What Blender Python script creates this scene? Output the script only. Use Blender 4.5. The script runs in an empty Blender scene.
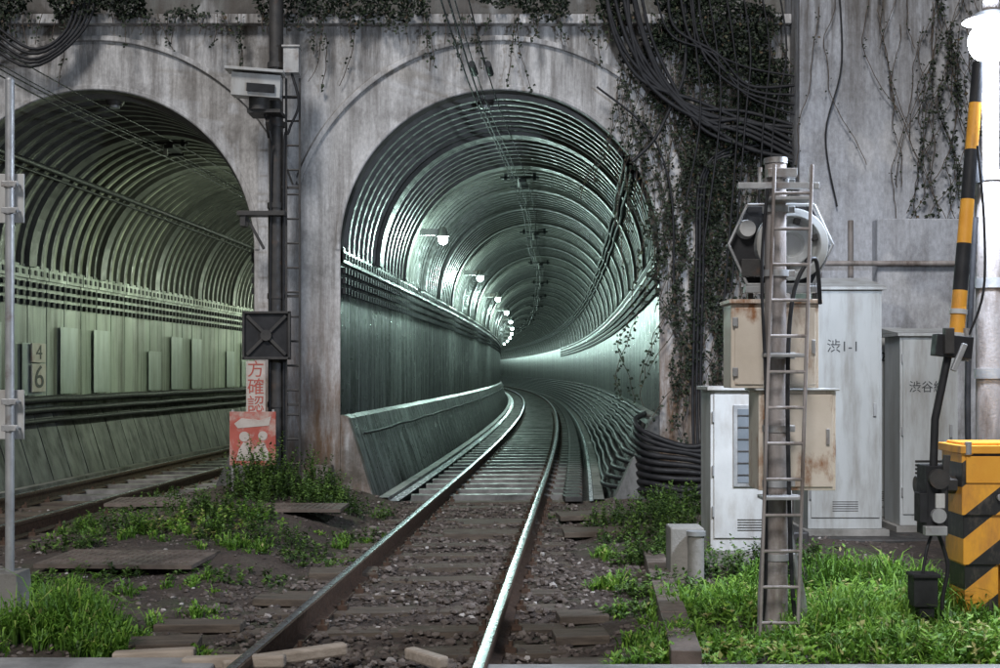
import bpy, math, random
import numpy as np
from mathutils import Vector, Matrix, Euler, noise
random.seed(7); np.random.seed(7)
S = bpy.context.scene
R = random.uniform

# ------------------------------------------------------------------ materials
def newmat(name):
    m = bpy.data.materials.new(name); m.use_nodes = True
    nt = m.node_tree; p = nt.nodes["Principled BSDF"]
    return m, nt, p
def N(nt, t, **kw):
    n = nt.nodes.new(t)
    for k, v in kw.items():
        if k in n.inputs.keys(): n.inputs[k].default_value = v
        else: setattr(n, k, v)
    return n
def L(nt, a, b): nt.links.new(a, b)
def noise_tex(nt, scale, mapping=(1,1,1), detail=6, rough=0.6):
    tc = N(nt, 'ShaderNodeTexCoord'); mp = N(nt, 'ShaderNodeMapping')
    mp.inputs['Scale'].default_value = mapping
    L(nt, tc.outputs['Object'], mp.inputs['Vector'])
    n = N(nt, 'ShaderNodeTexNoise'); n.inputs['Scale'].default_value = scale
    n.inputs['Detail'].default_value = detail; n.inputs['Roughness'].default_value = rough
    L(nt, mp.outputs[0], n.inputs['Vector'])
    return n.outputs[0]
def ramp(nt, fac, stops):
    r = N(nt, 'ShaderNodeValToRGB'); e = r.color_ramp.elements
    while len(e) < len(stops): e.new(0.5)
    for i, (p, c) in enumerate(stops):
        e[i].position = p
        e[i].color = (c, c, c, 1) if isinstance(c, (int, float)) else (*c, 1)
    L(nt, fac, r.inputs[0]); return r.outputs[0]
def mix(nt, fac, a, b, mode='MIX'):
    m = N(nt, 'ShaderNodeMix'); m.data_type = 'RGBA'; m.blend_type = mode
    if isinstance(fac, (int, float)): m.inputs[0].default_value = fac
    else: L(nt, fac, m.inputs[0])
    for s, i in ((a, 6), (b, 7)):
        if isinstance(s, tuple): m.inputs[i].default_value = (*s, 1)
        else: L(nt, s, m.inputs[i])
    return m.outputs[2]
def surf(name, c1, c2, scale=8, mapping=(1,1,1), rough=(0.6, 0.9), metal=0.0, bump=0.3, bscale=60,
         dirt=None, dirt_scale=2.0, dirt_map=(1,1,1), dirt_range=(0.45, 0.7), dist=0.01, spec=0.5):
    m, nt, p = newmat(name)
    n = noise_tex(nt, scale, mapping)
    col = ramp(nt, n, [(0.3, c1), (0.7, c2)])
    if dirt:
        d = noise_tex(nt, dirt_scale, dirt_map, 8, 0.65)
        f = ramp(nt, d, [(dirt_range[0], 0.0), (dirt_range[1], 1.0)])
        col = mix(nt, f, col, dirt)
    L(nt, col, p.inputs['Base Color'])
    rn = noise_tex(nt, scale * 2.3)
    rr = ramp(nt, rn, [(0.3, rough[0]), (0.7, rough[1])])
    L(nt, rr, p.inputs['Roughness'])
    p.inputs['Metallic'].default_value = metal
    p.inputs['Specular IOR Level'].default_value = spec
    if bump:
        b = N(nt, 'ShaderNodeBump'); b.inputs['Strength'].default_value = bump
        b.inputs['Distance'].default_value = dist
        L(nt, noise_tex(nt, bscale, (1,1,1), 8, 0.7), b.inputs['Height'])
        L(nt, b.outputs[0], p.inputs['Normal'])
    return m

def concrete_wall(name, c1, c2, stain=(0.15,0.085,0.045), amt=0.85):
    m, nt, p = newmat(name)
    col = ramp(nt, noise_tex(nt, 1.3, (1,1,1), 10, 0.65), [(0.3, c1), (0.7, c2)])
    st = ramp(nt, noise_tex(nt, 3.4, (1.8,1.8,0.13), 10, 0.7), [(0.47, 0.0), (0.70, amt)])
    col = mix(nt, st, col, (0.14, 0.125, 0.11))
    bl = ramp(nt, noise_tex(nt, 0.9, (1,1,1), 12, 0.72), [(0.49, 0.0), (0.68, 0.8)])
    col = mix(nt, bl, col, (0.14, 0.13, 0.12))
    pt = ramp(nt, noise_tex(nt, 1.7, (1,1,0.7), 3, 0.4), [(0.54, 0.0), (0.58, 0.4)])
    col = mix(nt, pt, col, (0.66, 0.66, 0.66))
    fine = ramp(nt, noise_tex(nt, 30, (1,1,0.5), 6, 0.7), [(0.35, 0.72), (0.65, 1.05)])
    col = mix(nt, 1.0, col, fine, 'MULTIPLY')
    tc = N(nt, 'ShaderNodeTexCoord'); sp = N(nt, 'ShaderNodeSeparateXYZ'); L(nt, tc.outputs['Object'], sp.inputs[0])
    def band(z0, z1, nsc, nmap, lo, hi, colr, col):
        mr = N(nt, 'ShaderNodeMapRange'); L(nt, sp.outputs[2], mr.inputs[0])
        mr.inputs[1].default_value = z0; mr.inputs[2].default_value = z1; mr.inputs[3].default_value = 0; mr.inputs[4].default_value = 1
        nn = ramp(nt, noise_tex(nt, nsc, nmap, 10, 0.7), [(lo, 0.0), (hi, 1.0)])
        mu = N(nt, 'ShaderNodeMath'); mu.operation = 'MULTIPLY'; L(nt, mr.outputs[0], mu.inputs[0]); L(nt, nn, mu.inputs[1])
        return mix(nt, mu.outputs[0], col, colr)
    col = band(2.5, 0.9, 2.2, (2.2,2.2,0.35), 0.36, 0.58, stain, col)
    col = band(1.2, 0.1, 4.0, (1,1,1), 0.32, 0.62, (0.07,0.06,0.045), col)
    col = band(3.7, 5.4, 2.6, (2.4,2.4,0.22), 0.40, 0.62, (0.10,0.09,0.08), col)
    L(nt, col, p.inputs['Base Color']); p.inputs['Roughness'].default_value = 0.82
    b = N(nt, 'ShaderNodeBump'); b.inputs['Strength'].default_value = 0.5; b.inputs['Distance'].default_value = 0.02
    L(nt, noise_tex(nt, 14, (1,1,1), 12, 0.75), b.inputs['Height']); L(nt, b.outputs[0], p.inputs['Normal'])
    return m

M = {}
M['wall'] = concrete_wall('portal_concrete', (0.50,0.49,0.475), (0.70,0.69,0.68))
M['wall2'] = concrete_wall('side_concrete', (0.40,0.42,0.46), (0.54,0.56,0.60), stain=(0.12,0.11,0.10), amt=0.5)
M['wall_dark'] = concrete_wall('upper_concrete', (0.12,0.12,0.11), (0.2,0.2,0.18))
VD = dict(scale=2.2, mapping=(1,0.5,1), rough=(0.30,0.6), bump=0.25, bscale=20, dirt_scale=1.5, dirt_map=(1,1.3,0.8))
M['vault'] = surf('vault_steel', (0.32,0.345,0.31), (0.58,0.60,0.53), dirt=(0.05,0.05,0.042), dirt_range=(0.46,0.64), **VD)
M['vaultD'] = surf('vault_steel_dirty', (0.17,0.18,0.16), (0.36,0.375,0.33), dirt=(0.035,0.035,0.03), dirt_range=(0.42,0.60), **VD)
M['vaultL'] = surf('vault_steel_pale', (0.36,0.38,0.30), (0.56,0.57,0.46), dirt=(0.09,0.09,0.07), dirt_range=(0.48,0.70), **VD)
M['vaultLD'] = surf('vault_steel_pale_dirty', (0.24,0.25,0.20), (0.42,0.43,0.34), dirt=(0.07,0.07,0.05), dirt_range=(0.45,0.68), **VD)
M['rib'] = surf('rib_steel', (0.04,0.041,0.037), (0.09,0.09,0.08), 4, (1,1,1), (0.3,0.6), 0.0, 0.2, 20)
M['panel'] = surf('tunnel_panel', (0.15,0.158,0.15), (0.30,0.31,0.30), 3.5, (1,1.5,0.15), (0.22,0.5), 0.0, 0.3, 25,
                  dirt=(0.025,0.025,0.023), dirt_scale=2.6, dirt_map=(1,2.6,0.13), dirt_range=(0.40,0.56))
M['panelL'] = surf('tunnel_panel_pale', (0.27,0.30,0.26), (0.41,0.44,0.38), 1.3, (1,0.8,0.4), (0.3,0.6), 0.0, 0.3, 25,
                  dirt=(0.10,0.10,0.08), dirt_scale=2.4, dirt_map=(1,2.0,0.14), dirt_range=(0.45,0.66))
M['repair'] = surf('repair_panel', (0.32,0.365,0.35), (0.44,0.48,0.46), 2.0, (1,1,0.4), (0.3,0.5), 0.0, 0.1, 25, dirt=(0.22,0.24,0.20), dirt_scale=2, dirt_map=(1,2,.3), dirt_range=(.42,.7))
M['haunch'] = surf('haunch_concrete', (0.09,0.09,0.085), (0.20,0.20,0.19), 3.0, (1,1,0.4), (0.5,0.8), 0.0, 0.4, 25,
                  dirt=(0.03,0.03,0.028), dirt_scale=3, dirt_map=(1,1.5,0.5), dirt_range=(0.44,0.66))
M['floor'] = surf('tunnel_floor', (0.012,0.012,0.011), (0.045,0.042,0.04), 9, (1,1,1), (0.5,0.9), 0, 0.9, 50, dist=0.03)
M['sleeper'] = surf('sleeper_concrete', (0.13,0.125,0.115), (0.26,0.25,0.235), 5, (1,1,1), (0.35,0.7), 0, 0.3, 30, dirt=(0.05,0.045,0.04), dirt_scale=3)
M['drainglint'] = surf('wet_drain_glint', (0.10,0.12,0.13), (0.75,0.80,0.84), 14, (1.5,0.6,1), (0.1,0.4), 0, 0.8, 40, dist=0.03)  # wet drain; pale speckle paints the lamplit gleam into the colour
M['wood'] = surf('timber', (0.05,0.038,0.029), (0.13,0.10,0.073), 4, (1,8,8), (0.7,0.95), 0, 0.6, 40)
M['palewood'] = surf('pale_timber', (0.26,0.21,0.16), (0.44,0.37,0.30), 4, (1,8,8), (0.7,0.95), 0, 0.6, 40)
M['railtop'] = surf('rail_head', (0.42,0.45,0.5), (0.60,0.63,0.66), 10, (1,0.2,1), (0.20,0.40), 1.0, 0.1, 50)
M['railside'] = surf('rail_rust', (0.045,0.028,0.02), (0.12,0.07,0.045), 20, (1,1,1), (0.5,0.85), 0.3, 0.4, 80)
M['black'] = surf('black_rubber', (0.012,0.012,0.013), (0.03,0.03,0.032), 8, rough=(0.45,0.7), bump=0.1, spec=0.3)
M['blacksteel'] = surf('dark_painted_steel', (0.022,0.021,0.02), (0.055,0.05,0.045), 8, rough=(0.4,0.7), bump=0.2, dirt=(0.09,0.05,0.03), dirt_scale=6, dirt_range=(0.58,0.75))
M['galv'] = surf('galvanised_steel', (0.28,0.28,0.28), (0.46,0.46,0.45), 9, (1,1,0.5), (0.35,0.6), 0.5, 0.2, 60, dirt=(0.16,0.10,0.06), dirt_scale=5, dirt_range=(0.55,0.75))
M['polegrey'] = surf('weathered_pole', (0.20,0.18,0.165), (0.40,0.36,0.34), 5, (2,2,0.4), (0.5,0.8), 0.1, 0.4, 60, dirt=(0.10,0.07,0.05), dirt_scale=6, dirt_map=(1,1,.3), dirt_range=(0.5,0.7))
M['white'] = surf('white_paint', (0.42,0.42,0.405), (0.54,0.54,0.52), 3, rough=(0.35,0.55), bump=0.08, dirt=(0.24,0.20,0.16), dirt_scale=4, dirt_map=(1,1,.3), dirt_range=(0.46,0.76))
M['cab'] = surf('cabinet_paint', (0.36,0.37,0.36), (0.47,0.48,0.465), 2, (1,1,.4), (0.35,0.55), 0, 0.08, 30, dirt=(0.18,0.16,0.13), dirt_scale=4, dirt_map=(1.5,1.5,.25), dirt_range=(0.46,0.78))
M['beige'] = surf('beige_rusty_paint', (0.52,0.45,0.36), (0.66,0.59,0.50), 3, rough=(0.4,0.65), bump=0.12, dirt=(0.26,0.11,0.04), dirt_scale=5, dirt_map=(1,1,.5), dirt_range=(0.54,0.66))
M['glass'] = surf('window_glass', (0.10,0.12,0.13), (0.2,0.22,0.24), 3, rough=(0.05,0.15), bump=0)
M['red'] = surf('red_print', (0.34,0.07,0.05), (0.44,0.11,0.08), 6, rough=(0.4,0.6), bump=0.05, dirt=(0.42,0.30,0.25), dirt_scale=5, dirt_range=(0.46,0.60))
M['redink'] = surf('red_ink', (0.34,0.07,0.05), (0.45,0.10,0.07), 6, rough=(0.5,0.6), bump=0)
M['blackink'] = surf('black_ink', (0.03,0.03,0.03), (0.05,0.05,0.05), 6, rough=(0.5,0.6), bump=0)
M['cream'] = surf('sign_cream', (0.40,0.35,0.30), (0.52,0.46,0.41), 6, rough=(0.5,0.6), bump=0.05, dirt=(0.3,0.16,0.12), dirt_scale=5, dirt_range=(0.5,0.75))
M['cement'] = surf('cement_block', (0.20,0.19,0.17), (0.36,0.34,0.31), 6, rough=(0.8,0.95), bump=0.6, bscale=40, dirt=(0.07,0.065,0.05), dirt_scale=3)
M['road'] = surf('crossing_paving', (0.26,0.25,0.24), (0.38,0.37,0.35), 6, rough=(0.8,0.95), bump=0.6, bscale=90, dirt=(0.12,0.12,0.11), dirt_scale=2)
M['plate'] = surf('rusty_plate', (0.10,0.075,0.06), (0.18,0.14,0.115), 7, rough=(0.5,0.8), bump=0.3, bscale=60, dirt=(0.05,0.04,0.03), dirt_scale=3)
M['yellow'] = surf('gate_yellow', (0.70,0.30,0.03), (0.80,0.40,0.05), 4, rough=(0.35,0.55), bump=0.08, dirt=(0.28,0.13,0.04), dirt_scale=6, dirt_map=(1,1,.4), dirt_range=(0.52,0.75))
m, nt, p = newmat('soil')
c = ramp(nt, noise_tex(nt, 2.2, detail=12, rough=0.7), [(0.3, (0.042,0.031,0.024)), (0.55, (0.10,0.073,0.058)), (0.75, (0.18,0.145,0.12))])
f = ramp(nt, noise_tex(nt, 1.1, detail=10, rough=0.75), [(0.50, 0.0), (0.64, 0.75)])
c = mix(nt, f, c, (0.032, 0.05, 0.014))
g = ramp(nt, noise_tex(nt, 45, detail=8, rough=0.8), [(0.35, 0.45), (0.65, 1.45)])
c = mix(nt, 1.0, c, g, 'MULTIPLY'); L(nt, c, p.inputs['Base Color']); p.inputs['Roughness'].default_value = 0.95
b = N(nt, 'ShaderNodeBump'); b.inputs['Strength'].default_value = 0.9; b.inputs['Distance'].default_value = 0.03
L(nt, noise_tex(nt, 28, detail=12, rough=0.8), b.inputs['Height']); L(nt, b.outputs[0], p.inputs['Normal']); M['soil'] = m
def tinted(name, stops, trans=0.0, rough=0.6):
    m, nt, p = newmat(name)
    a = N(nt, 'ShaderNodeAttribute'); a.attribute_name = 'tint'
    c = ramp(nt, a.outputs['Fac'], stops)
    L(nt, c, p.inputs['Base Color']); p.inputs['Roughness'].default_value = rough
    if trans:
        t = N(nt, 'ShaderNodeBsdfTranslucent'); L(nt, c, t.inputs[0])
        ms = N(nt, 'ShaderNodeMixShader'); ms.inputs[0].default_value = trans
        L(nt, p.outputs[0], ms.inputs[1]); L(nt, t.outputs[0], ms.inputs[2])
        L(nt, ms.outputs[0], nt.nodes['Material Output'].inputs[0])
    return m
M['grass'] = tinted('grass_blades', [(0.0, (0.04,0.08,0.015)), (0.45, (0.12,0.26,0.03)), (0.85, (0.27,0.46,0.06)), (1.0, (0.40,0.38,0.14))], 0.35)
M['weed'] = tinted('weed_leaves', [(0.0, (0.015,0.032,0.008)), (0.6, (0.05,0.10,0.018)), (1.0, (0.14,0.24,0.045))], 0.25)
M['ivy'] = tinted('ivy_leaves', [(0.0, (0.006,0.010,0.005)), (0.6, (0.015,0.026,0.010)), (0.92, (0.035,0.052,0.02)), (1.0, (0.09,0.06,0.03))], 0.15)
M['stone'] = tinted('ballast_stone', [(0.0, (0.04,0.03,0.025)), (0.5, (0.105,0.083,0.07)), (0.85, (0.20,0.17,0.15)), (1.0, (0.40,0.37,0.34))], 0.0, 0.9)
def emis(name, col, s):
    m, nt, p = newmat(name); p.inputs['Base Color'].default_value = (*col, 1)
    p.inputs['Emission Color'].default_value = (*col, 1); p.inputs['Emission Strength'].default_value = s
    return m
M['glow'] = emis('tunnel_lamp_glass', (0.75, 1.0, 0.97), 30)
M['glow2'] = emis('street_lamp_glass', (0.85, 0.92, 1.0), 60)
m, nt, p = newmat('hazard_stripes')
tc = N(nt, 'ShaderNodeTexCoord'); sp = N(nt, 'ShaderNodeSeparateXYZ'); L(nt, tc.outputs['Object'], sp.inputs[0])
a1 = N(nt, 'ShaderNodeMath'); a1.operation = 'MULTIPLY_ADD'; L(nt, sp.outputs[0], a1.inputs[0]); a1.inputs[1].default_value = -0.8; L(nt, sp.outputs[2], a1.inputs[2])
a2 = N(nt, 'ShaderNodeMath'); a2.operation = 'MULTIPLY'; L(nt, a1.outputs[0], a2.inputs[0]); a2.inputs[1].default_value = 3.3
a3 = N(nt, 'ShaderNodeMath'); a3.operation = 'FRACT'; L(nt, a2.outputs[0], a3.inputs[0])
a4 = N(nt, 'ShaderNodeMath'); a4.operation = 'GREATER_THAN'; L(nt, a3.outputs[0], a4.inputs[0]); a4.inputs[1].default_value = 0.55
yl = ramp(nt, noise_tex(nt, 9, (1,1,.4), 8, .7), [(0.4, (0.80,0.38,0.04)), (0.68, (0.5,0.22,0.05))])
bk = ramp(nt, noise_tex(nt, 14, (1,1,.6), 8, .7), [(0.5, (0.02,0.02,0.02)), (0.75, (0.12,0.10,0.08))])
c = mix(nt, a4.outputs[0], yl, bk); L(nt, c, p.inputs['Base Color']); p.inputs['Roughness'].default_value = 0.45
M['stripe'] = m

# ------------------------------------------------------------------ mesh builder
class B:
    def __init__(s, name): s.name = name; s.v = []; s.f = []; s.mi = []; s.sm = []; s.mats = []
    def m(s, k):
        if k not in s.mats: s.mats.append(k)
        return s.mats.index(k)
    def add(s, vs, fs, mat, smooth=False):
        o = len(s.v); s.v.extend([tuple(x) for x in vs]); i = s.m(mat)
        for f in fs: s.f.append(tuple(o + k for k in f)); s.mi.append(i); s.sm.append(smooth)
    def box(s, c, d, mat, rot=(0,0,0), taper=1.0):
        E = Euler(rot).to_matrix(); vs = []
        for z in (-.5,.5):
            t = taper if z > 0 else 1
            for x, y in ((-.5,-.5),(.5,-.5),(.5,.5),(-.5,.5)):
                vs.append(Vector(c) + E @ Vector((x*d[0]*t, y*d[1]*t, z*d[2])))
        s.add(vs, [(3,2,1,0),(4,5,6,7),(0,1,5,4),(1,2,6,5),(2,3,7,6),(3,0,4,7)], mat)
    def bx(s, x0, x1, y0, y1, z0, z1, mat): s.box(((x0+x1)/2,(y0+y1)/2,(z0+z1)/2), (x1-x0,y1-y0,z1-z0), mat)
    def cyl(s, a, b, r, mat, r2=None, n=20, caps=True):
        a, b = Vector(a), Vector(b); r2 = r if r2 is None else r2
        d = (b-a).normalized(); u = d.orthogonal().normalized(); w = d.cross(u)
        ring = lambda p, q: [p + (u*math.cos(2*math.pi*i/n) + w*math.sin(2*math.pi*i/n))*q for i in range(n)]
        s.add(ring(a, r)+ring(b, r2), [(i, (i+1)%n, n+(i+1)%n, n+i) for i in range(n)], mat, True)
        if caps:
            s.add(ring(a, r), [tuple(reversed(range(n)))], mat); s.add(ring(b, r2), [tuple(range(n))], mat)
    def tube(s, pts, r, mat, n=6, rfn=None):
        pts = [Vector(p) for p in pts]; vs = []; up = Vector((0.13,0.31,0.94)).normalized()
        for i, p in enumerate(pts):
            d = (pts[min(i+1, len(pts)-1)] - pts[max(i-1, 0)]).normalized()
            u = d.cross(up)
            if u.length < 0.15: u = d.cross(Vector((1,0.1,0)))
            u.normalize(); w = d.cross(u); q = r if rfn is None else rfn(i/(len(pts)-1))
            vs += [p + (u*math.cos(2*math.pi*k/n) + w*math.sin(2*math.pi*k/n))*q for k in range(n)]
        fs = [(i*n+k, i*n+(k+1)%n, (i+1)*n+(k+1)%n, (i+1)*n+k) for i in range(len(pts)-1) for k in range(n)]
        s.add(vs, fs, mat, True)
    def prism(s, pts, ext, mat):
        n = len(pts); e = Vector(ext)
        vs = [Vector(p) for p in pts] + [Vector(p)+e for p in pts]
        s.add(vs, [tuple(range(n)), tuple(reversed(range(n, 2*n)))] + [(i, n+i, n+(i+1)%n, (i+1)%n) for i in range(n)], mat)
    def grid(s, rows, mat, smooth=False):
        n = len(rows[0]); vs = [p for r in rows for p in r]
        s.add(vs, [(i*n+k, i*n+k+1, (i+1)*n+k+1, (i+1)*n+k) for i in range(len(rows)-1) for k in range(n-1)], mat, smooth)
    def sphere(s, c, r, mat, n=14):
        rows = []
        for i in range(n//2+1):
            t = math.pi*i/(n//2)
            rows.append([(c[0]+r*math.sin(t)*math.cos(2*math.pi*k/n), c[1]+r*math.sin(t)*math.sin(2*math.pi*k/n), c[2]+r*math.cos(t)) for k in range(n+1)])
        s.grid(rows, mat, True)
    def done(s, bevel=0.0, parent=None):
        me = bpy.data.meshes.new(s.name); me.from_pydata(s.v, [], s.f)
        for k in s.mats: me.materials.append(M[k])
        me.polygons.foreach_set('material_index', s.mi); me.polygons.foreach_set('use_smooth', s.sm); me.update()
        o = bpy.data.objects.new(s.name, me); S.collection.objects.link(o)
        if bevel:
            bm = o.modifiers.new('bevel', 'BEVEL'); bm.width = bevel; bm.segments = 2; bm.limit_method = 'ANGLE'; bm.angle_limit = math.radians(50)
        if parent: o.parent = parent
        return o
def npmesh(name, v, f, mat, tint):
    me = bpy.data.meshes.new(name); me.from_pydata(v, [], f); me.materials.append(M[mat])
    a = me.attributes.new('tint', 'FLOAT', 'POINT'); a.data.foreach_set('value', np.asarray(tint, dtype=np.float32)); me.update()
    o = bpy.data.objects.new(name, me); S.collection.objects.link(o); return o
def text(s, loc, size, mat, parent, name='lettering', rot=(math.pi/2,0,0), align='CENTER'):
    c = bpy.data.curves.new(name, 'FONT'); c.body = s; c.size = size; c.align_x = align; c.align_y = 'CENTER'; c.extrude = 0.0008
    c.materials.append(M[mat]); o = bpy.data.objects.new(name, c); S.collection.objects.link(o); o.location = loc; o.rotation_euler = rot; o.parent = parent
    return o

# ------------------------------------------------------------------ alignment
PY = 14.4
SP = -4.67
def cx(y):
    return -0.17 + .066*(y-13.3) - (max(0.0, y-16))**2/1600.0
def sst(a, b, x):
    t = min(1, max(0, (x-a)/(b-a))); return t*t*(3-2*t)
def gz(x, y):
    if y > 14.6: return -0.7
    r = x - cx(y)
    z = -0.165
    z += 0.20*sst(-1.0,-1.9,r)*sst(-3.9,-3.0,r)*sst(7.5,12,y)
    z += 0.03*sst(-1.0,-1.6,r)*sst(-3.9,-3.3,r)
    z += 0.07*sst(0.85,1.5,r)
    z += 0.035*noise.noise(Vector((x*1.3,y*1.3,0))) + 0.02*noise.noise(Vector((x*5,y*5,3))) + 0.012*noise.noise(Vector((x*14,y*14,7)))
    return z

# ------------------------------------------------------------------ ground, road, hill
xs = list(np.concatenate([np.linspace(-80,-7,10), np.arange(-6.5,6.5,0.065), np.linspace(7,80,10)]))
ys = list(np.concatenate([np.linspace(-60,4,10), np.arange(4.5,14.75,0.065), [14.9,20,60,250]]))
b = B('ground'); b.grid([[(x, y, gz(x,y)) for x in xs] for y in ys], 'soil', True); b.done()
b = B('road')
b.bx(-14, cx(5)-0.65, -6, 6.12, -0.19, -0.035, 'road')
b.bx(cx(5)-0.46, cx(5)+0.46, -6, 5.62, -0.19, -0.03, 'road')
b.bx(cx(5)+0.65, 14, -6, 5.98, -0.19, -0.035, 'road'); b.done(0.012)
b = B('hill')
b.grid([[(x, y, 5.9 + min(4,(y-15)*0.2) + 0.4*noise.noise(Vector((x*.3,y*.3,0)))) for x in np.linspace(-60,60,50)] for y in np.linspace(14.95,250,60)], 'soil', True)
b.done()

# ------------------------------------------------------------------ portal wall
def arch_z(u, r=1.84, zs=2.77): return zs + math.sqrt(max(0, r*r-u*u))
b = B('tunnel_portal_wall')
TOP = 5.34
C1 = 0.0; C2 = SP
def rect(x0, x1, z0, z1, y=PY, mat='wall'):
    b.add([(x0,y,z0),(x1,y,z0),(x1,y,z1),(x0,y,z1)], [(0,1,2,3)], mat)
for C in (C1, C2):
    n = 64; us = [-1.84*math.cos(math.pi*i/n) for i in range(n+1)]
    rows = [[(C+u, PY, arch_z(u)) for u in us], [(C+u, PY, TOP) for u in us]]
    b.grid(rows, 'wall')
    for sg, base in ((-1,1.43),(1,1.27)):
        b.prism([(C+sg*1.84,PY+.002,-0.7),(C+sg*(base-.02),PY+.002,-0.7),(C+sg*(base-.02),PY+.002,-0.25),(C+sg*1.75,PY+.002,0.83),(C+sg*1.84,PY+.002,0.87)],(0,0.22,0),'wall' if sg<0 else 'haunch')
rect(C2+1.84, C1-1.84, -0.7, TOP); rect(C1+1.84, 3.34, -0.7, TOP); rect(-14, C2-1.84, -0.7, TOP)
b.bx(-14, 3.33, PY-0.13, PY+0.3, TOP, TOP+0.11, 'wall')
b.bx(-14, 3.33, PY+0.2, PY+0.5, TOP+0.11, 7.2, 'wall_dark')
def archivolt(C, a0, a1, r0=2.42, r1=2.48, pr=0.045):
    n = 60; rows = []
    for i in range(n+1):
        a = a0 + (a1-a0)*i/n; c, s_ = math.cos(a), math.sin(a)
        rows.append([(C+r0*c, PY, 2.75+r0*s_), (C+r0*c, PY-pr, 2.75+r0*s_), (C+r1*c, PY-pr, 2.75+r1*s_), (C+r1*c, PY, 2.75+r1*s_)])
    b.grid(rows, 'wall')
lim = math.acos(2.335/2.46)
archivolt(C1, 0.0, math.pi-lim); archivolt(C2, lim, math.pi)
def rim(C):
    n = 60; rows = []
    for i in range(n+1):
        a = math.pi*i/n; c, s_ = math.cos(a), math.sin(a)
        rows.append([(C+1.845*c, PY+0.12, 2.77+1.845*s_),(C+1.845*c, PY-0.012, 2.77+1.845*s_),(C+1.90*c, PY-0.012, 2.77+1.90*s_),(C+1.90*c, PY, 2.77+1.90*s_)])
    b.grid(rows, 'wall')
rim(C1); rim(C2)
b.bx(C2+1.92, C1-1.92, PY-0.16, PY-0.003, -0.3, 0.30, 'wall')
b.done(0.01)
b = B('retaining_wall')
b.bx(3.342, 16, 13.95, 15.3, -0.7, 8.0, 'wall2')
b.bx(4.15, 5.6, 13.75, 13.947, -0.3, 3.05, 'wall2')
b.done(0.015)

# ------------------------------------------------------------------ tunnels
def tunnel(name, off, yend, vm, vmd, pm):
    e = bpy.data.objects.new(name, None); S.collection.objects.link(e)
    ax = lambda y: cx(y) + 0.1 + off - (cx(PY)+0.1)*math.exp(-(y-PY)/3)
    n = 34
    b = B('ribbed_vault'); y = PY; P_ = 0.31; k = 0; cur = vm
    def ring(yy, r): return [(ax(yy)-r*math.cos(math.pi*i/n), yy, 2.77+r*math.sin(math.pi*i/n)) for i in range(n+1)]
    while y < yend:
        if k % 4 == 0: cur = vmd if R(0,1) < 0.42 else vm
        if k % 8 == 7:   # wide flanged joint between lining segments
            b.grid([ring(y,1.84), ring(y+0.06,1.84), ring(y+0.07,1.745), ring(y+P_-.01,1.745), ring(y+P_,1.84)], 'rib')
        else:
            b.grid([ring(y,1.84), ring(y+0.205,1.84)], cur)
            b.grid([ring(y+0.205,1.84), ring(y+0.215,1.785), ring(y+P_-.01,1.785), ring(y+P_,1.84)], 'rib')
        y += P_; k += 1
    b.done(parent=e)
    b = B('wall_panels')
    for sgn, base in ((-1,1.43),(1,1.27)):
        rows = []; rows2 = []; y = PY
        while y < yend:
            for dy, g in ((0,0),(0.57,0),(0.575,0.035),(0.597,0.035)):
                yy = y+dy
                pr = [(1.835+g,0.86),(1.835+g,1.72),(1.835+g,2.62),(1.80+g,2.62),(1.80+g,2.80)]
                rows.append([(ax(yy)+sgn*u, yy, z) for u, z in pr])
                rows2.append([(ax(yy)+sgn*u, yy, z) for u, z in [(base+g,-0.25),(1.76+g,0.82),(1.835+g,0.86)]])
            y += 0.6
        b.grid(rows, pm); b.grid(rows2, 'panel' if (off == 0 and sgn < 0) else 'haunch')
    if off:
        for i, (z0, z1) in enumerate(((1.05,2.0),(1.05,1.75),(1.05,2.0),(1.05,2.0),(1.05,2.0),(1.05,1.72),(1.05,2.0),(1.05,2.0),(1.05,2.0),(1.05,1.8),(1.05,2.0))):
            yy = 15.9+i*1.22
            if i in (4, 8): continue
            b.box((ax(yy)-1.829, yy, (z0+z1)/2), (0.006, 1.19, z1-z0), 'repair')
    b.done(parent=e)
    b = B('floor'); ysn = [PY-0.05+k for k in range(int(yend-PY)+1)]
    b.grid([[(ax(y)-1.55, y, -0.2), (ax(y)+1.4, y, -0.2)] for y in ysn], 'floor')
    for u0, u1, z1 in ((-1.40,-1.28,-0.08),(1.08,1.2,-0.1)):
        b.grid([[(ax(y)+u0, y, -0.2), (ax(y)+u0, y, z1), (ax(y)+u1, y, z1), (ax(y)+u1, y, -0.2)] for y in ysn], 'sleeper')
    if not off:
        b.grid([[(ax(y)-1.275, y, -0.12), (ax(y)-1.16, y, -0.12)] for y in ysn], 'drainglint')
        b.grid([[(ax(y)+1.03, y, -0.12), (ax(y)+1.075, y, -0.12)] for y in ysn], 'drainglint')
    b.done(parent=e)
    b = B('bolt_rows'); y = PY+0.1
    while y < min(yend, 75):
        for sgn in (-1,1):
            for z in (2.30,2.42,2.54,2.70):
                b.box((ax(y)+sgn*1.81, y, z), (0.04,0.075,0.07), 'black')
        y += 0.19
    b.done(parent=e)
    b = B('crown_fitting'); x = ax(14.75)-(0.2 if not off else -0.1)
    b.cyl((x,14.75,4.60),(x,14.75,4.50),0.13,'blacksteel',0.09,n=16); b.cyl((x,14.75,4.50),(x,14.75,4.47),0.06,'galv',n=12); b.done(parent=e)
    b = B('dark_end_cap'); y = yend-0.3  # added dark sheet, out of view, closes the modelled bore with blackness
    b.add([(ax(y)-2,y,-.3),(ax(y)+2,y,-.3),(ax(y)+2,y,4.8),(ax(y)-2,y,4.8)], [(0,1,2,3)], 'floor'); b.done(parent=e)
    return e, ax
T1, ax1 = tunnel('railway_tunnel', 0.0, 175, 'vault', 'vaultD', 'panel')
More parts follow.
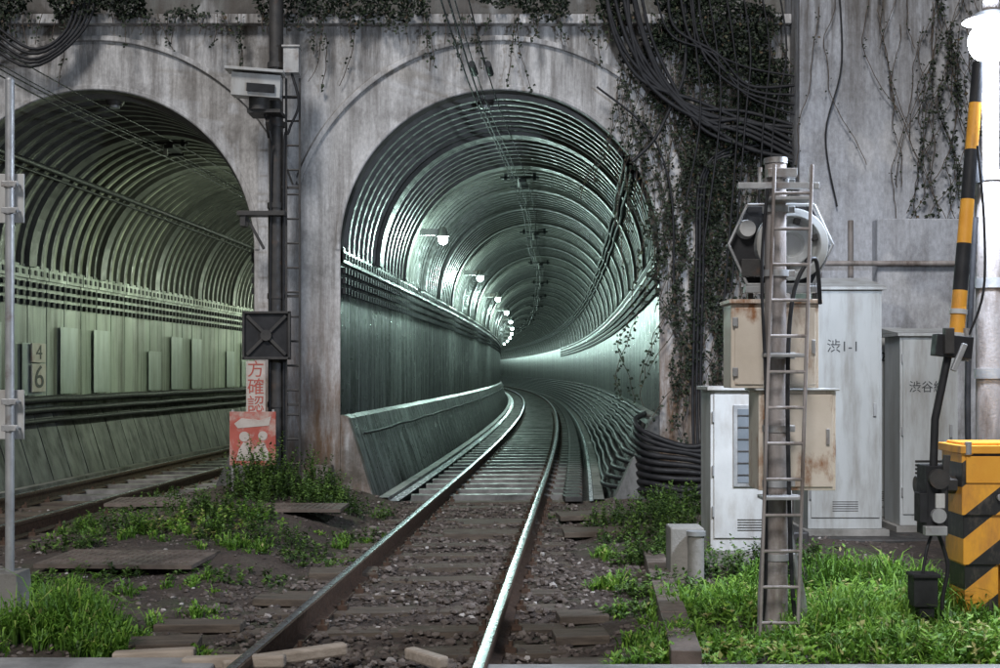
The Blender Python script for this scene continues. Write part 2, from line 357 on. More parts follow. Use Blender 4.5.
T2, ax2 = tunnel('railway_tunnel', SP, 85, 'vaultL', 'vaultLD', 'panelL')
def smooth(pts, m_=6):
    out = []; P = [Vector(p) for p in pts]
    for i in range(len(P)-1):
        a, c_ = P[i], P[i+1]; p0 = P[max(0,i-1)]; p3 = P[min(len(P)-1,i+2)]
        for k in range(m_):
            t = k/m_; out.append(0.5*((2*a)+(-p0+c_)*t+(2*p0-5*a+4*c_-p3)*t*t+(-p0+3*a-3*c_+p3)*t**3))
    out.append(P[-1]); return out
b = B('tunnel_cable')
def run(ax, u, z, y0, y1, wob=0.0, step=1.0):
    n = int((y1-y0)/step)
    return [(ax(y0+i*step)+u+wob*math.sin(i*1.7), y0+i*step, z+wob*math.sin(i*2.3+1)) for i in range(n+1)]
for k, (u, z) in enumerate(((1.47,3.72),(1.52,3.64),(1.43,3.80))):
    b.tube(run(ax1, u, z, 14.3, 150, 0.012), 0.028, 'black')
y = 14.6
while y < 90:
    b.box((ax1(y)+1.55, y, 3.74), (0.12,0.05,0.34), 'black', (0,-0.6,0)); y += 2.5
for k in range(9):
    u = 1.22+0.060*k; z = -0.02+0.107*k
    p = run(ax1, u, z, 15.2, 150, 0.014)
    j = R(-.05,.05)
    lead = [(3.0+0.05*k, 14.0, 0.04+0.06*k), (2.5, 14.02, 0.05+0.06*k+j), (2.1, 14.05, 0.0+0.07*k-j), (1.8-0.02*k, 14.15, 0.0+0.085*k), (1.56, 14.5, 0.0+0.10*k)]
    pts = lead + p
    b.tube(smooth(pts[:7],4) + [Vector(q) for q in pts[7:]], 0.033, 'black')
b.tube(run(ax2, -1.27, 3.98, 14.3, 84), 0.038, 'black', 8)
b.tube(run(ax2, -1.33, 3.90, 14.3, 84), 0.018, 'black', 8)
for z, r in ((0.98,0.055),(0.84,0.045),(0.70,0.035)):
    b.tube(run(ax2, -1.72+ (0.98-z)*0.3, z, 14.3, 84, 0.006), r, 'black', 8)
b.tube(run(ax1, -1.66, 0.62, 15, 150, 0.01), 0.018, 'black')
b.done()
b = B('overhead_wire')
for off in (0, SP):
    for du, z, r in ((0.0,4.30,0.009),(-0.1,4.42,0.008),(0.11,4.50,0.007),(0.02,4.40,0.006)):
        pts = [(cx(y)+off+du+0.05*math.sin(y*0.35), y, z+0.02*math.sin(y*0.8)) for y in np.arange(-4, 100, 1.0)]
        b.tube(pts, r, 'black', 5)
    y = 20.0 if off == 0 else 17.0
    while y < 95:
        x = cx(y)+off+0.05
        b.box((x, y, 4.47), (0.62,0.05,0.035), 'black'); b.box((x-0.22, y, 4.5), (0.05,0.05,0.16), 'black'); b.box((x+0.24, y, 4.5), (0.05,0.05,0.16), 'black')
        b.cyl((x,y,4.30),(x,y,4.46),0.03,'galv',n=8); b.box((x, y+0.4, 4.38), (0.3,0.04,0.03), 'black'); b.box((x+0.05, y+0.2, 4.42), (0.12,0.5,0.05), 'black')
        y += 7.8
    if off == 0:
        for du in (-0.06, 0.1): b.cyl((cx(12.5)+du,12.5,4.44),(cx(12.9)+du,12.9,4.44),0.035,'black',n=8)
b.done()
def lamp(x, y, z, col, power, side=1, big=1.0):
    b = B('tunnel_lamp')
    b.box((x-0.22*side, y, z+0.12), (0.28,0.10,0.10), 'galv'); b.cyl((x-0.12*side,y,z+0.12),(x,y,z+0.10),0.02,'galv',n=8)
    b.cyl((x,y,z+0.05),(x,y,z+0.20),0.10,'galv',0.04,n=12); b.sphere((x,y,z), 0.08*big, 'glow')
    o = b.done()
    l = bpy.data.lights.new('lamp_light', 'POINT'); l.energy = power; l.color = col; l.shadow_soft_size = 0.08
    lo = bpy.data.objects.new('lamp_light', l); S.collection.objects.link(lo); lo.location = (x+0.02*side, y, z-0.17); lo.parent = o
y = 19.5
while y < 160:
    lamp(ax1(y)-1.22, y, 3.42, (0.70,1.0,0.90), 185 if y < 50 else 120, 1, 0.95); y += 8 if y < 50 else 8
for y in (19.0, 27.0, 36.0, 48.0, 64.0):
    lamp(ax2(y)+1.28, y, 3.42, (0.84,1.0,0.76), 210, -1)

# ------------------------------------------------------------------ tracks
def track(name, off, y0, y1):
    b = B(name)
    rp = [(-0.063,-0.15),(-0.063,-0.138),(-0.012,-0.122),(-0.010,-0.045),(-0.033,-0.035),(-0.033,-0.006),(-0.027,-0.001)]
    prof = rp + [(-x, z) for x, z in reversed(rp)]
    ysn = list(np.arange(y0, min(y1,30), 0.5)) + list(np.arange(30, y1, 1.5))
    for g in (-0.5665, 0.5665):
        b.grid([[(cx(y)+off+g+x, y, z) for x, z in prof] for y in ysn], 'railside', False)
        b.grid([[(cx(y)+off+g-0.024, y, 0.0005), (cx(y)+off+g, y, 0.003), (cx(y)+off+g+0.024, y, 0.0005)] for y in ysn], 'railtop', True)
    y = max(y0, 4.3)
    while y < y1:
        x = cx(y)+off
        inside = y > PY+0.2
        mt = 'sleeper' if inside else 'wood'
        j = 0 if inside else R(-0.03,0.03)
        b.box((x+j, y, -0.185 if not inside else -0.16), (2.05 if inside else 1.95, 0.2 if inside else R(0.18,0.23), 0.08), mt, (0,0,0.066 + (0 if inside else R(-0.02,0.02))))
        if y < 45:
            for g in (-0.5665,0.5665):
                for s_ in (-0.095,0.095):
                    b.box((x+g+s_, y, -0.13), (0.06,0.09,0.03), 'railside'); b.cyl((x+g+s_,y,-0.13),(x+g+s_,y,-0.085),0.014,'railside',n=6)
        y += 0.72 if inside else R(0.58,0.62)
    b.done()
track('railway_track', 0, -3, 165); track('railway_track', SP, -3, 80)
b = B('cable_trough')
y = 14.5
while y < 60:
    b.box((cx(y)+0.93, y, -0.10), (0.20,0.30,0.06), 'blacksteel', (0,0,0.06)); y += 0.42
ysn = np.arange(6.1, 9.6, 0.5)
for i, y in enumerate(ysn):
    b.box((0.93+(y-6.1)*0.075, y+0.24, -0.06), (0.15,0.47,0.12), 'plate', (0,0,-0.075+R(-.01,.01)))
b.done(0.006)
b = B('timber_board')
for x, y, w, d, a in ((-0.02,12.4,0.8,0.34,0.066),(-0.1,11.6,0.85,0.3,0.05),(0.93,12.6,0.7,0.35,0.1),(0.85,11.4,0.55,0.3,0.02),(-1.15,9.2,0.5,0.25,0.1),(-1.35,8.2,0.5,0.22,-0.08),(-1.9,6.75,0.55,0.2,0.1),(-1.75,7.3,0.5,0.2,0.02),(0.45,7.0,0.3,0.25,0.06),(0.5,7.6,0.3,0.25,0.06),(0.42,6.35,0.32,0.22,0.06)):
    b.box((x,y,gz(x,y)+0.03), (w,d,0.05), 'wood', (R(-.04,.04),R(-.03,.03),a))
b.done(0.006)
b = B('loose_timber')
for x, y, w, a in ((-1.05,6.12,0.62,0.45),(-1.28,6.02,0.5,-0.05),(-0.36,6.1,0.34,-1.0),(-1.7,6.15,0.4,0.05)):
    b.box((x,y,-0.035), (w,0.065,0.06), 'palewood', (0.03,-0.04,a))
b.done(0.012)
b = B('checker_plate')
for x, y, w, d, a in ((-2.75,9.3,1.15,0.75,-0.05),(-3.35,12.1,0.8,0.6,0.05),(-1.95,11.9,0.95,0.55,-0.03),(-2.9,11.2,0.5,0.5,0.1)):
    z = max(gz(x,y),gz(x+w/2,y),gz(x-w/2,y))+0.02; b.box((x,y,z), (w,d,0.03), 'plate', (0.0,0.0,a))
    ca, sa = math.cos(a), math.sin(a)
    for i in range(int(w/0.06)-1):
        for j in range(int(d/0.06)-1):
            lx, ly = -w/2+0.06+i*0.06, -d/2+0.06+j*0.06
            b.box((x+lx*ca-ly*sa, y+lx*sa+ly*ca, z+0.016), (0.035,0.01,0.006), 'plate', (0,0,0.78 if (i+j)%2 else -0.78))
b.done()

# ------------------------------------------------------------------ ballast / gravel
phi = (1+5**.5)/2
ico = np.array([(-1,phi,0),(1,phi,0),(-1,-phi,0),(1,-phi,0),(0,-1,phi),(0,1,phi),(0,-1,-phi),(0,1,-phi),(phi,0,-1),(phi,0,1),(-phi,0,-1),(-phi,0,1)])/1.9
icf = [(0,11,5),(0,5,1),(0,1,7),(0,7,10),(0,10,11),(1,5,9),(5,11,4),(11,10,2),(10,7,6),(7,1,8),(3,9,4),(3,4,2),(3,2,6),(3,6,8),(3,8,9),(4,9,5),(2,4,11),(6,2,10),(8,6,7),(9,8,1)]
def stones(name, n, area, size, track_only=False):
    V_ = []; F_ = []; T_ = []
    for i in range(n):
        y = area[2] + (area[3]-area[2])*R(0,1)**1.3; x = R(area[0], area[1])
        r = x - cx(y)
        dens = 0.5+0.9*noise.noise(Vector((x*0.9,y*0.9,5)))
        if abs(r) < 1.0: dens += 0.35
        elif track_only: dens -= 0.25
        if R(0,1) > dens: continue
        if min(abs(r-0.5665), abs(r+0.5665)) < 0.06: continue
        q = size*R(0.4,1.25)*(1.35 if R(0,1) < 0.06 else 1)
        vs = ico*(1+np.random.uniform(-.28,.28,(12,1)))*np.array([R(.7,1.2),R(.7,1.2),R(.45,.85)])*q
        a = R(0,6.28); c, s_ = math.cos(a), math.sin(a)
        vs = vs @ np.array([[c,-s_,0],[s_,c,0],[0,0,1]]) + np.array([x,y,gz(x,y)+q*0.18 + (0.015 if abs(r)<1.0 else 0)])
        o = len(V_); V_ += vs.tolist(); F_ += [(a_+o,b_+o,c_+o) for a_,b_,c_ in icf]; T_ += [min(1,max(0,random.gauss(0.42,0.24)))]*12
    npmesh(name, V_, F_, 'stone', T_)
stones('gravel', 22000, (-5.5,3.5,5.7,14.3), 0.016)
stones('ballast', 6000, (-2.0,1.1,5.6,14.3), 0.024, True)

# ------------------------------------------------------------------ vegetation
def leaf(V_, F_, T_, p, d, up, ln, w, t):
    d = d.normalized(); s_ = d.cross(up)
    if s_.length < 1e-3: s_ = Vector((1,0,0))
    s_.normalize(); nrm = s_.cross(d); o = len(V_)
    V_ += [tuple(p), tuple(p+d*ln*0.45+s_*w/2+nrm*w*0.15), tuple(p+d*ln), tuple(p+d*ln*0.45-s_*w/2+nrm*w*0.15)]
    F_ += [(o,o+1,o+2),(o,o+2,o+3)]; T_ += [t]*4
def grass(name, patches):
    V_=[];F_=[];T_=[]
    for (x0,y0,rx,ry,n,h) in patches:
        tufts = [(random.gauss(x0,rx*0.5), random.gauss(y0,ry*0.5), R(0.5,1.3), R(-.2,.15)) for _ in range(max(3,n//24))]
        for i in range(n):
            tx, ty, th, tv = random.choice(tufts); a = R(0,6.28); q = abs(random.gauss(0,0.045))
            x, y = tx+q*math.cos(a), ty+q*math.sin(a)
            if y < 5.95 or abs(x-cx(y)) < 0.68: continue
            fall = max(0.35, 1-0.5*((x-x0)**2/rx**2+(y-y0)**2/ry**2))
            hh = h*th*fall*R(0.4,1.15); ln = R(0.15,0.95)*hh; z = gz(x,y)-0.01
            w = R(0.003,0.007); d = Vector((math.cos(a)*1.0+R(-.4,.4), math.sin(a)+R(-.4,.4), 0)).normalized(); s_ = Vector((-d.y,d.x,0))*w
            o = len(V_); P = Vector((x,y,z)); t = min(1,max(0,random.gauss(0.55+tv,0.2)))
            for k, (f, g_, ww) in enumerate(((0,0,1),(0.12,0.45,1),(0.45,0.82,0.75))):
                c = P + d*ln*f + Vector((0,0,hh*g_)); V_ += [tuple(c-s_*ww), tuple(c+s_*ww)]
            V_.append(tuple(P+d*ln+Vector((0,0,hh*R(0.6,1.0)))))
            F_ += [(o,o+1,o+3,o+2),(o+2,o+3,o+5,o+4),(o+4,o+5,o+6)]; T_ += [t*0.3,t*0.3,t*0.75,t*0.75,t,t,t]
            if R(0,1) < 0.75:
                dd = Vector((R(-1,1),R(-1,1),R(0.1,0.9))); leaf(V_,F_,T_, P+Vector((0,0,hh*R(0.3,0.9))), dd, Vector((0,0,1)), R(.02,.05), R(.012,.026), t)
    npmesh(name, V_, F_, 'grass', T_)
def weeds(name, clumps, mat='weed', lf=1.0):
    V_=[];F_=[];T_=[]
    for (x0,y0,r,h,n) in clumps:
        for i in range(n):
            a = R(0,6.28); q = r*math.sqrt(R(0,1)); x, y = x0+q*math.cos(a), y0+q*math.sin(a)*0.7
            if y < 6.0 or abs(x-cx(y)) < 0.7 or y > 14.25: continue
            hh = h*R(0.35,1.1)*(1-0.5*q/r); P = Vector((x,y,gz(x,y))); lean = Vector((R(-.35,.35),R(-.35,.35),1))
            m_ = max(4, int(hh/0.022)); tt = R(0.1,0.9)
            o = len(V_); e = P+lean*hh; V_ += [tuple(P),tuple(P+Vector((0.006,0,0))),tuple(e)]; F_ += [(o,o+1,o+2)]; T_ += [0.3]*3
            for k in range(m_):
                f = (k+1)/m_; c = P + lean*hh*f
                for _ in range(2):
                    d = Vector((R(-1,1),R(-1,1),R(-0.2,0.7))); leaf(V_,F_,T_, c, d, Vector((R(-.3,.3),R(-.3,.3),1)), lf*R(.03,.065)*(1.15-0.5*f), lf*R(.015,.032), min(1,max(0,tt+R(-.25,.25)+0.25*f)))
    npmesh(name, V_, F_, mat, T_)
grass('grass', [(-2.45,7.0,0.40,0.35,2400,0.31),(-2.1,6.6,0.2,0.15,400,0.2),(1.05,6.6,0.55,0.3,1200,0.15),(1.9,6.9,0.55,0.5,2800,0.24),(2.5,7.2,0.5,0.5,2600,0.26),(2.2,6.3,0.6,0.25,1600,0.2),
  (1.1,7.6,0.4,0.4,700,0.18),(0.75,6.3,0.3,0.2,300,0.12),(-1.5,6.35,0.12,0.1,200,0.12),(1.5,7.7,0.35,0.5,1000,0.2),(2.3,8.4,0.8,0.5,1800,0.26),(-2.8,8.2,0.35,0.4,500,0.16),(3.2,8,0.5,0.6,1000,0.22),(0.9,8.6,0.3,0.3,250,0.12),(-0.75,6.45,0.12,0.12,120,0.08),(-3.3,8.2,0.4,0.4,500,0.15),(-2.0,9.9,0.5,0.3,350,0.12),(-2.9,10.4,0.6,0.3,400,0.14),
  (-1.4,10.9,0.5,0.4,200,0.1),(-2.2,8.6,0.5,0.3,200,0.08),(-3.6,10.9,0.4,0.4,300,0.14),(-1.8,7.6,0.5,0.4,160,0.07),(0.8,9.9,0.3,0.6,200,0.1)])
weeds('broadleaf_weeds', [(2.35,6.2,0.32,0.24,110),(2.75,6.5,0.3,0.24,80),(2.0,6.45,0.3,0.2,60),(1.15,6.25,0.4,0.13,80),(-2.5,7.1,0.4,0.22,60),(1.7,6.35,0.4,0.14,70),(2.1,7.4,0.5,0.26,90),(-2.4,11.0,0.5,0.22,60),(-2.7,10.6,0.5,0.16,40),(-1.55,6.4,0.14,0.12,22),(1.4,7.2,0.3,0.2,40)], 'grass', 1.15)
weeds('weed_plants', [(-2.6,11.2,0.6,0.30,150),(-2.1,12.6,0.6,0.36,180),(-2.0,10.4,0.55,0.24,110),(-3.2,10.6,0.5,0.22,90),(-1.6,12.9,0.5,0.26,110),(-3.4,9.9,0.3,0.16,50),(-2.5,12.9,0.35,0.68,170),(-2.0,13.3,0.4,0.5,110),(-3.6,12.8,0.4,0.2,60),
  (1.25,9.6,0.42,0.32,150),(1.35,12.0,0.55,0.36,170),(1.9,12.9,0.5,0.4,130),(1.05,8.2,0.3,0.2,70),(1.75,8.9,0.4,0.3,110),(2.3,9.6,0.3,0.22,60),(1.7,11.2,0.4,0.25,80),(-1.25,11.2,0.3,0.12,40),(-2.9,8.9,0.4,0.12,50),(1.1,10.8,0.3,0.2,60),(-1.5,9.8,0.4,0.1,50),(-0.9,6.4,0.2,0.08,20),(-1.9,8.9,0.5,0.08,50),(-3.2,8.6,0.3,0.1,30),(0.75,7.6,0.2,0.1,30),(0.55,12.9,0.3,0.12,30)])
V_=[];F_=[];T_=[]
ib = B('ivy_stems')
def strand(x, z, length, y=PY-0.04, dens=1.0, sway=0.03, lf=(0.03,0.06)):
    pts = []; px, pz, dx = x, z, 0
    n = max(3, int(length/0.06))
    for i in range(n):
        dx += R(-sway, sway)*0.6; dx *= 0.85; px += dx; pz -= 0.06; py = y - 0.02 - 0.02*abs(math.sin(i*.3))
        pts.append((px, py, pz))
        k = 0
        while R(0,1) < dens*0.62 and k < 4:
            d = Vector((R(-1,1), R(-0.8,0.1), R(-1.2,0.3)))
            leaf(V_,F_,T_, Vector((px+R(-.03,.03),py-R(0,.05),pz+R(-.03,.03))), d, Vector((R(-.4,.4),-1,R(0,.6))), R(*lf), R(*lf)*0.75, min(1,max(0,random.gauss(.45,.25)))); k += 1
    if len(pts) > 2: ib.tube(pts, 0.005, 'wood', 4)
def bush(x, z, rx, rz, n, y=PY, depth=0.3):
    for _ in range(n):
        a = R(0,6.28); q = math.sqrt(R(0,1)); px, pz = x+rx*q*math.cos(a), z+rz*q*math.sin(a)
        if noise.noise(Vector((px*2.2,pz*2.2,1.3))) < -0.12: continue
        d = Vector((R(-1,1), R(-1,0.2), R(-1.2,0.5)))
        leaf(V_,F_,T_, Vector((px, y-0.04-depth*R(0,1)*(1-q*.6), pz)), d, Vector((R(-.4,.4),-1,R(0,.8))), R(.035,.07), R(.025,.05), min(1,max(0,random.gauss(.40,.25))))
for k in range(46):
    x = -5.9 + k*0.2; bush(x, 5.60+R(-.05,.05), 0.28, 0.16+R(0,.14), 210, PY-0.06, 0.2)
    for _ in range(2):
        if R(0,1) < 0.85: strand(x+R(-.1,.1), 5.5, R(0.15,0.5)*(1 if k%5 else 2.0), PY-0.16)
bush(-5.6, 5.45, 0.5, 0.4, 900); bush(-4.6, 5.55, 0.9, 0.18, 900, PY-.1, .2)
for x, z, rx, rz, n in ((1.7,5.45,0.55,0.3,900),(2.4,5.35,0.7,0.4,1500),(3.0,5.2,0.36,0.5,950),(2.0,4.85,0.45,0.35,600),(2.6,4.75,0.5,0.45,950),(3.08,4.5,0.22,0.6,650),(2.65,4.1,0.45,0.35,420),(2.4,3.5,0.3,0.5,260)): bush(x,z,rx,rz,n)
for k in range(115):
    x = R(1.3,3.3); strand(x, R(4.4,5.5), R(0.6,2.6), dens=R(0.6,1.2))
for k in range(85):
    x = random.gauss(2.5,0.45); strand(min(3.25,max(1.95,x)), R(3.1,4.7), R(1.0,3.6), dens=R(0.5,1.2), sway=0.04)
for k in range(18): strand(R(1.98,2.6), R(2.0,3.5), R(1,2.4), dens=1.1)
for k in range(20): strand(R(3.45,5.4), R(4.6,5.9), R(0.6,2.6), y=13.92, dens=0.4, sway=0.03, lf=(0.022,0.045))
for k in range(18): strand(random.gauss(5.08,0.12), R(4.8,5.9), R(1.5,4.2), y=13.92, dens=1.1, sway=0.04)
for k in range(6): strand(R(-2.6,-0.2), 5.3, R(0.3,1.0), dens=0.8)
ivy = npmesh('ivy', V_, F_, 'ivy', T_); ib.done(parent=ivy)

# wall cables
b = B('cable_bundle')
J = lambda s=0.05: R(-s, s)
for k in range(9):
    o = k*0.05
    b.tube(smooth([(1.15+o+J(),14.10,5.9),(1.28+o+J(),14.12,5.2),(1.6+o*.8+J(),14.14,4.72-o*.3+J()),(2.2+o*.3+J(),14.14,4.42-o*.9+J(.08)),(2.8+J(),14.14,4.30-o*1.0+J(.08)),(3.30,14.1,4.15-o*1.1+J())]), R(0.018,0.028), 'black')
for k in range(5):
    o = k*0.09
    b.tube(smooth([(1.75+o*1.3+J(.1),14.08,5.9),(1.9+o+J(.1),14.1,5.3+J(.1)),(2.3+o*.6+J(.1),14.1,4.95-o*.5+J(.1)),(2.8,14.1,4.75-o+J(.1)),(3.32,14.1,4.70-o*1.2)]), R(0.010,0.018), 'black')
for k in range(6):
    b.tube(smooth([(2.1+.2*k,14.1,5.9),(2.2+.2*k+J(),14.1,5.0),(2.3+.16*k+J(.1),14.1,4.2),(2.2+.17*k+J(.1),14.12,R(1.8,3.4))]), 0.011, 'black')
for k in range(3):
    b.tube(smooth([(3.25,14.2,4.0-k*.06),(2.7,14.25,3.95-k*.05),(2.3+k*.03,14.27,3.6),(2.24+k*.04,14.28,2.5),(2.2+k*.045,14.28,1.2),(2.2+k*.05,14.2,0.45)]), 0.018, 'black')
b.tube(smooth([(1.5,14.2,3.75),(1.75,14.2,4.0),(1.95,14.2,4.4),(2.1,14.2,4.8),(2.1,14.2,5.6)]), 0.02, 'black')
b.tube(smooth([(1.1,14.2,4.6),(1.7,14.25,4.1),(1.95,14.25,3.4),(1.98,14.25,2.4)]), 0.012, 'black')
for k in range(5):
    b.tube(smooth([(-5.9,14.1,5.45-k*.07+J(.02)),(-5.3,14.1,5.0-k*.05+J(.03)),(-4.9+k*.05,14.15,5.25),(-4.8+k*.06,14.2,5.9)]), 0.018, 'black')
b.tube(smooth([(-5.9,14.2,0.5),(-5.9,14.2,5.5)]), 0.02, 'black')
b.tube(smooth([(3.75,13.9,5.9),(3.8,13.9,4.8),(3.62,13.9,4.0),(3.75,13.9,3.2)]), 0.01, 'black')
b.done()

# ------------------------------------------------------------------ left steel post
b = B('steel_post')
X, Y = -2.98, 7.6
b.cyl((X,Y,-0.1),(X,Y,3.13),0.027,'galv'); b.sphere((X,Y,3.13),0.028,'galv')
for z in (2.42,1.10):
    b.box((X-0.02,Y+0.035,z),(0.19,0.012,0.30),'white'); b.box((X-0.16,Y+0.06,z),(0.3,0.02,0.26),'white')
    for dz in (-0.08,0.08):
        b.cyl((X,Y,z+dz-0.02),(X,Y,z+dz+0.02),0.036,'galv'); b.box((X+0.01,Y-0.03,z+dz),(0.10,0.012,0.035),'galv'); b.cyl((X+0.05,Y-0.05,z+dz),(X+0.05,Y+0.04,z+dz),0.007,'galv',n=8)
b.box((X-0.03,Y,0.0),(0.26,0.26,0.30),'cement',taper=0.85)
b.done(0.003)
b = B('distance_marker')
for z in (1.62,1.28):
    b.box((ax2(17)-1.78,17.0,z),(0.02,0.50,0.26 if z>1.5 else 0.38),'cream')
o = b.done(0.003)
for ch, z, s_ in (('4',1.62,.28),('6',1.28,.44)):
    t = text(ch, (ax2(17)-1.765,17.0,z), s_, 'blackink', o, rot=(math.pi/2,0,math.pi/2)); t.scale = (1.7,1,1)

# ------------------------------------------------------------------ utility pole between the bores
b = B('utility_pole')
X, Y = -2.48, 13.85
b.cyl((X,Y,-0.1),(X,Y,3.2),0.088,'blacksteel'); b.cyl((X,Y,3.2),(X,Y,6.6),0.078,'blacksteel')
for z in (1.0,2.2,3.2,4.1,4.75): b.cyl((X,Y,z-0.03),(X,Y,z+0.03),0.098,'blacksteel')
for x in (X+0.12, X+0.27): b.box((x,Y-0.05,2.4),(0.022,0.035,4.4),'blacksteel')
z = 0.35
while z < 4.6: b.cyl((X+0.12,Y-0.05,z),(X+0.27,Y-0.05,z),0.012,'blacksteel',n=8); z += 0.27
for z in (1.0,2.2,3.4,4.4): b.box((X+0.12,Y-0.02,z),(0.3,0.03,0.03),'blacksteel')
b.box((X-0.16,Y-0.26,4.46),(0.52,0.42,0.24),'white',(0.12,0.05,0.12)); b.box((X-0.17,Y-0.29,4.615),(0.62,0.54,0.03),'white',(0.12,0.05,0.12))
b.box((X-0.08,Y-0.478,4.40),(0.30,0.02,0.09),'black',(0.12,0.05,0.12)); b.box((X-0.30,Y-0.475,4.49),(0.12,0.01,0.05),'glass',(0.12,0.05,0.12))
b.cyl((X-0.14,Y-0.26,4.20),(X-0.14,Y-0.26,4.34),0.11,'blacksteel'); b.box((X-0.08,Y-0.15,4.19),(0.36,0.34,0.04),'blacksteel'); b.box((X-0.05,Y-0.12,4.08),(0.04,0.26,0.2),'blacksteel',(0.7,0,0))
b.box((X+0.19,Y-0.08,4.78),(0.17,0.16,0.28),'galv'); b.box((X+0.19,Y-0.08,4.93),(0.20,0.2,0.02),'galv')
b.tube(smooth([(X+0.19,Y-0.1,4.64),(X+0.27,Y-0.12,4.3),(X+0.16,Y-0.12,4.0),(X+0.1,Y-0.08,3.6),(X+0.1,Y-0.08,0.2)]),0.016,'black')
b.tube(smooth([(X-0.1,Y-0.2,4.2),(X-0.02,Y-0.2,3.9),(X-0.04,Y-0.1,3.5),(X-0.06,Y-0.09,0.2)]),0.012,'black')
b.box((X-0.14,Y-0.08,3.10),(0.52,0.2,0.05),'blacksteel'); b.box((X-0.22,Y-0.08,2.90),(0.03,0.03,0.42),'blacksteel',(0,-0.5,0)); b.box((X-0.34,Y-0.08,3.02),(0.06,0.16,0.12),'blacksteel')
b.box((X-0.07,Y-0.16,1.76),(0.52,0.05,0.53),'black')
for a in (math.pi/4,-math.pi/4): b.box((X-0.07,Y-0.20,1.76),(0.6,0.03,0.035),'blacksteel',(0,a,0))
for dx in (-.25,.25): b.box((X-0.07+dx,Y-0.2,1.76),(0.025,0.04,0.53),'blacksteel')
for dz in (-.25,.25): b.box((X-0.07,Y-0.2,1.76+dz),(0.52,0.04,0.025),'blacksteel')
b.cyl((X-0.07,Y-0.19,1.76),(X-0.07,Y-0.24,1.76),0.06,'blacksteel')
b.done(0.004)
b = B('safety_sign')
b.box((-2.66,13.62,1.18),(0.21,0.012,0.60),'cream'); b.box((-2.66,13.63,0.78),(0.03,0.02,1.4),'galv')
o = b.done(0.002)
for i, ch in enumerate('方確認'): text(ch, (-2.66,13.611,1.38-i*0.19), 0.19, 'redink', o)
b = B('warning_poster')
b.box((-2.68,13.55,0.64),(0.50,0.015,0.58),'red')
b.prism([(-2.88,13.541,0.80),(-2.80,13.541,0.86),(-2.60,13.541,0.84),(-2.48,13.541,0.88),(-2.50,13.541,0.78),(-2.84,13.541,0.75)],(0,-0.003,0),'cream')
b.prism([(-2.86,13.541,0.40),(-2.83,13.541,0.52),(-2.78,13.541,0.60),(-2.72,13.541,0.58),(-2.70,13.541,0.48),(-2.63,13.541,0.56),(-2.56,13.541,0.60),(-2.51,13.541,0.50),(-2.50,13.541,0.40)],(0,-0.003,0),'cream')
b.cyl((-2.77,13.541,0.66),(-2.77,13.538,0.66),0.055,'cream'); b.cyl((-2.57,13.541,0.67),(-2.57,13.538,0.67),0.05,'cream')
for x in (-2.9,-2.46): b.box((x,13.565,0.45),(0.025,0.02,1.0),'galv')
b.done(0.002)

# ------------------------------------------------------------------ right equipment pole
b = B('signal_equipment_pole')
X, Y = 1.51, 6.85
b.cyl((X,Y,-0.15),(X,Y,1.1),0.066,'polegrey'); b.cyl((X,Y,1.1),(X,Y,2.50),0.058,'polegrey'); b.cyl((X,Y,2.50),(X,Y,2.53),0.064,'galv')
b.cyl((X,Y,-0.15),(X,Y,-0.02),0.10,'cement')
for z in (0.35,0.75,1.05,1.45,1.9,2.25,2.4): b.cyl((X,Y,z-0.018),(X,Y,z+0.018),0.072,'galv'); b.box((X+0.08,Y,z),(0.05,0.03,0.036),'galv')
def lad(t, x): return Vector((1.385+x+0.085*t, 6.66+0.03*t, -0.08+2.55*t))
for x in (0,0.20): b.tube([lad(0,x),lad(1,x)],0.010,'polegrey',8)
for i in range(13):
    t = 0.04+i*0.075; b.cyl(lad(t,0),lad(t,0.20),0.009,'polegrey',n=8)
for t in (0.3,0.6,0.93): b.box(lad(t,0.1)+Vector((0,0.07,0)),(0.22,0.14,0.02),'galv')
b.box((X,Y-0.07,2.37),(0.44,0.03,0.035),'galv'); b.box((X+0.02,Y-0.06,2.44),(0.16,0.05,0.05),'galv')
for x in (X-0.1,X+0.17): b.cyl((x,Y-0.07,2.35),(x,Y-0.07,2.47),0.012,'galv',n=8)
cxx, cz, yy = 1.565, 2.07, 7.02
hexa = [(cxx+0.29*math.cos(a), yy, cz+0.29*math.sin(a)) for a in [math.radians(d) for d in (0,50,130,180,230,310)]]
b.prism(hexa,(0,0.03,0),'black')
hexb = [(p[0],yy-0.05,p[2]) for p in hexa]
for i in range(6): b.tube([hexb[i],hexb[(i+1)%6]],0.010,'galv',6); b.tube([hexb[i],hexa[i]],0.008,'galv',6)
cx2 = cxx+0.06
rows = []
for i in range(41):
    a = 2*math.pi*i/40; rows.append([(cx2+r*math.cos(a), yq, cz+r*math.sin(a)) for r, yq in ((0.20,yy),(0.20,yy-.08),(0.155,yy-.09),(0.145,yy-.03),(0.12,yy-.03),(0.11,yy-.07),(0.07,yy-.075),(0.06,yy-.03),(0.0,yy-.03))])
b.grid(rows,'cab')
for a in range(6):
    t = a*math.pi/3+.3; b.box((cx2+0.135*math.cos(t),yy-0.05,cz+0.135*math.sin(t)),(0.035,0.03,0.035),'blacksteel',(0,-t,0))
b.cyl((cxx-0.185,yy,cz+0.09),(cxx-0.185,yy-0.06,cz+0.09),0.055,'white',0.045,n=20); b.box((cxx-0.15,yy-0.03,cz-0.13),(0.14,0.07,0.10),'blacksteel')
b.box((cxx,yy-0.04,1.82),(0.4,0.06,0.04),'galv')
for x in (cxx-.16,cxx+.2): b.box((x,yy,1.79),(0.03,0.04,0.12),'blacksteel')
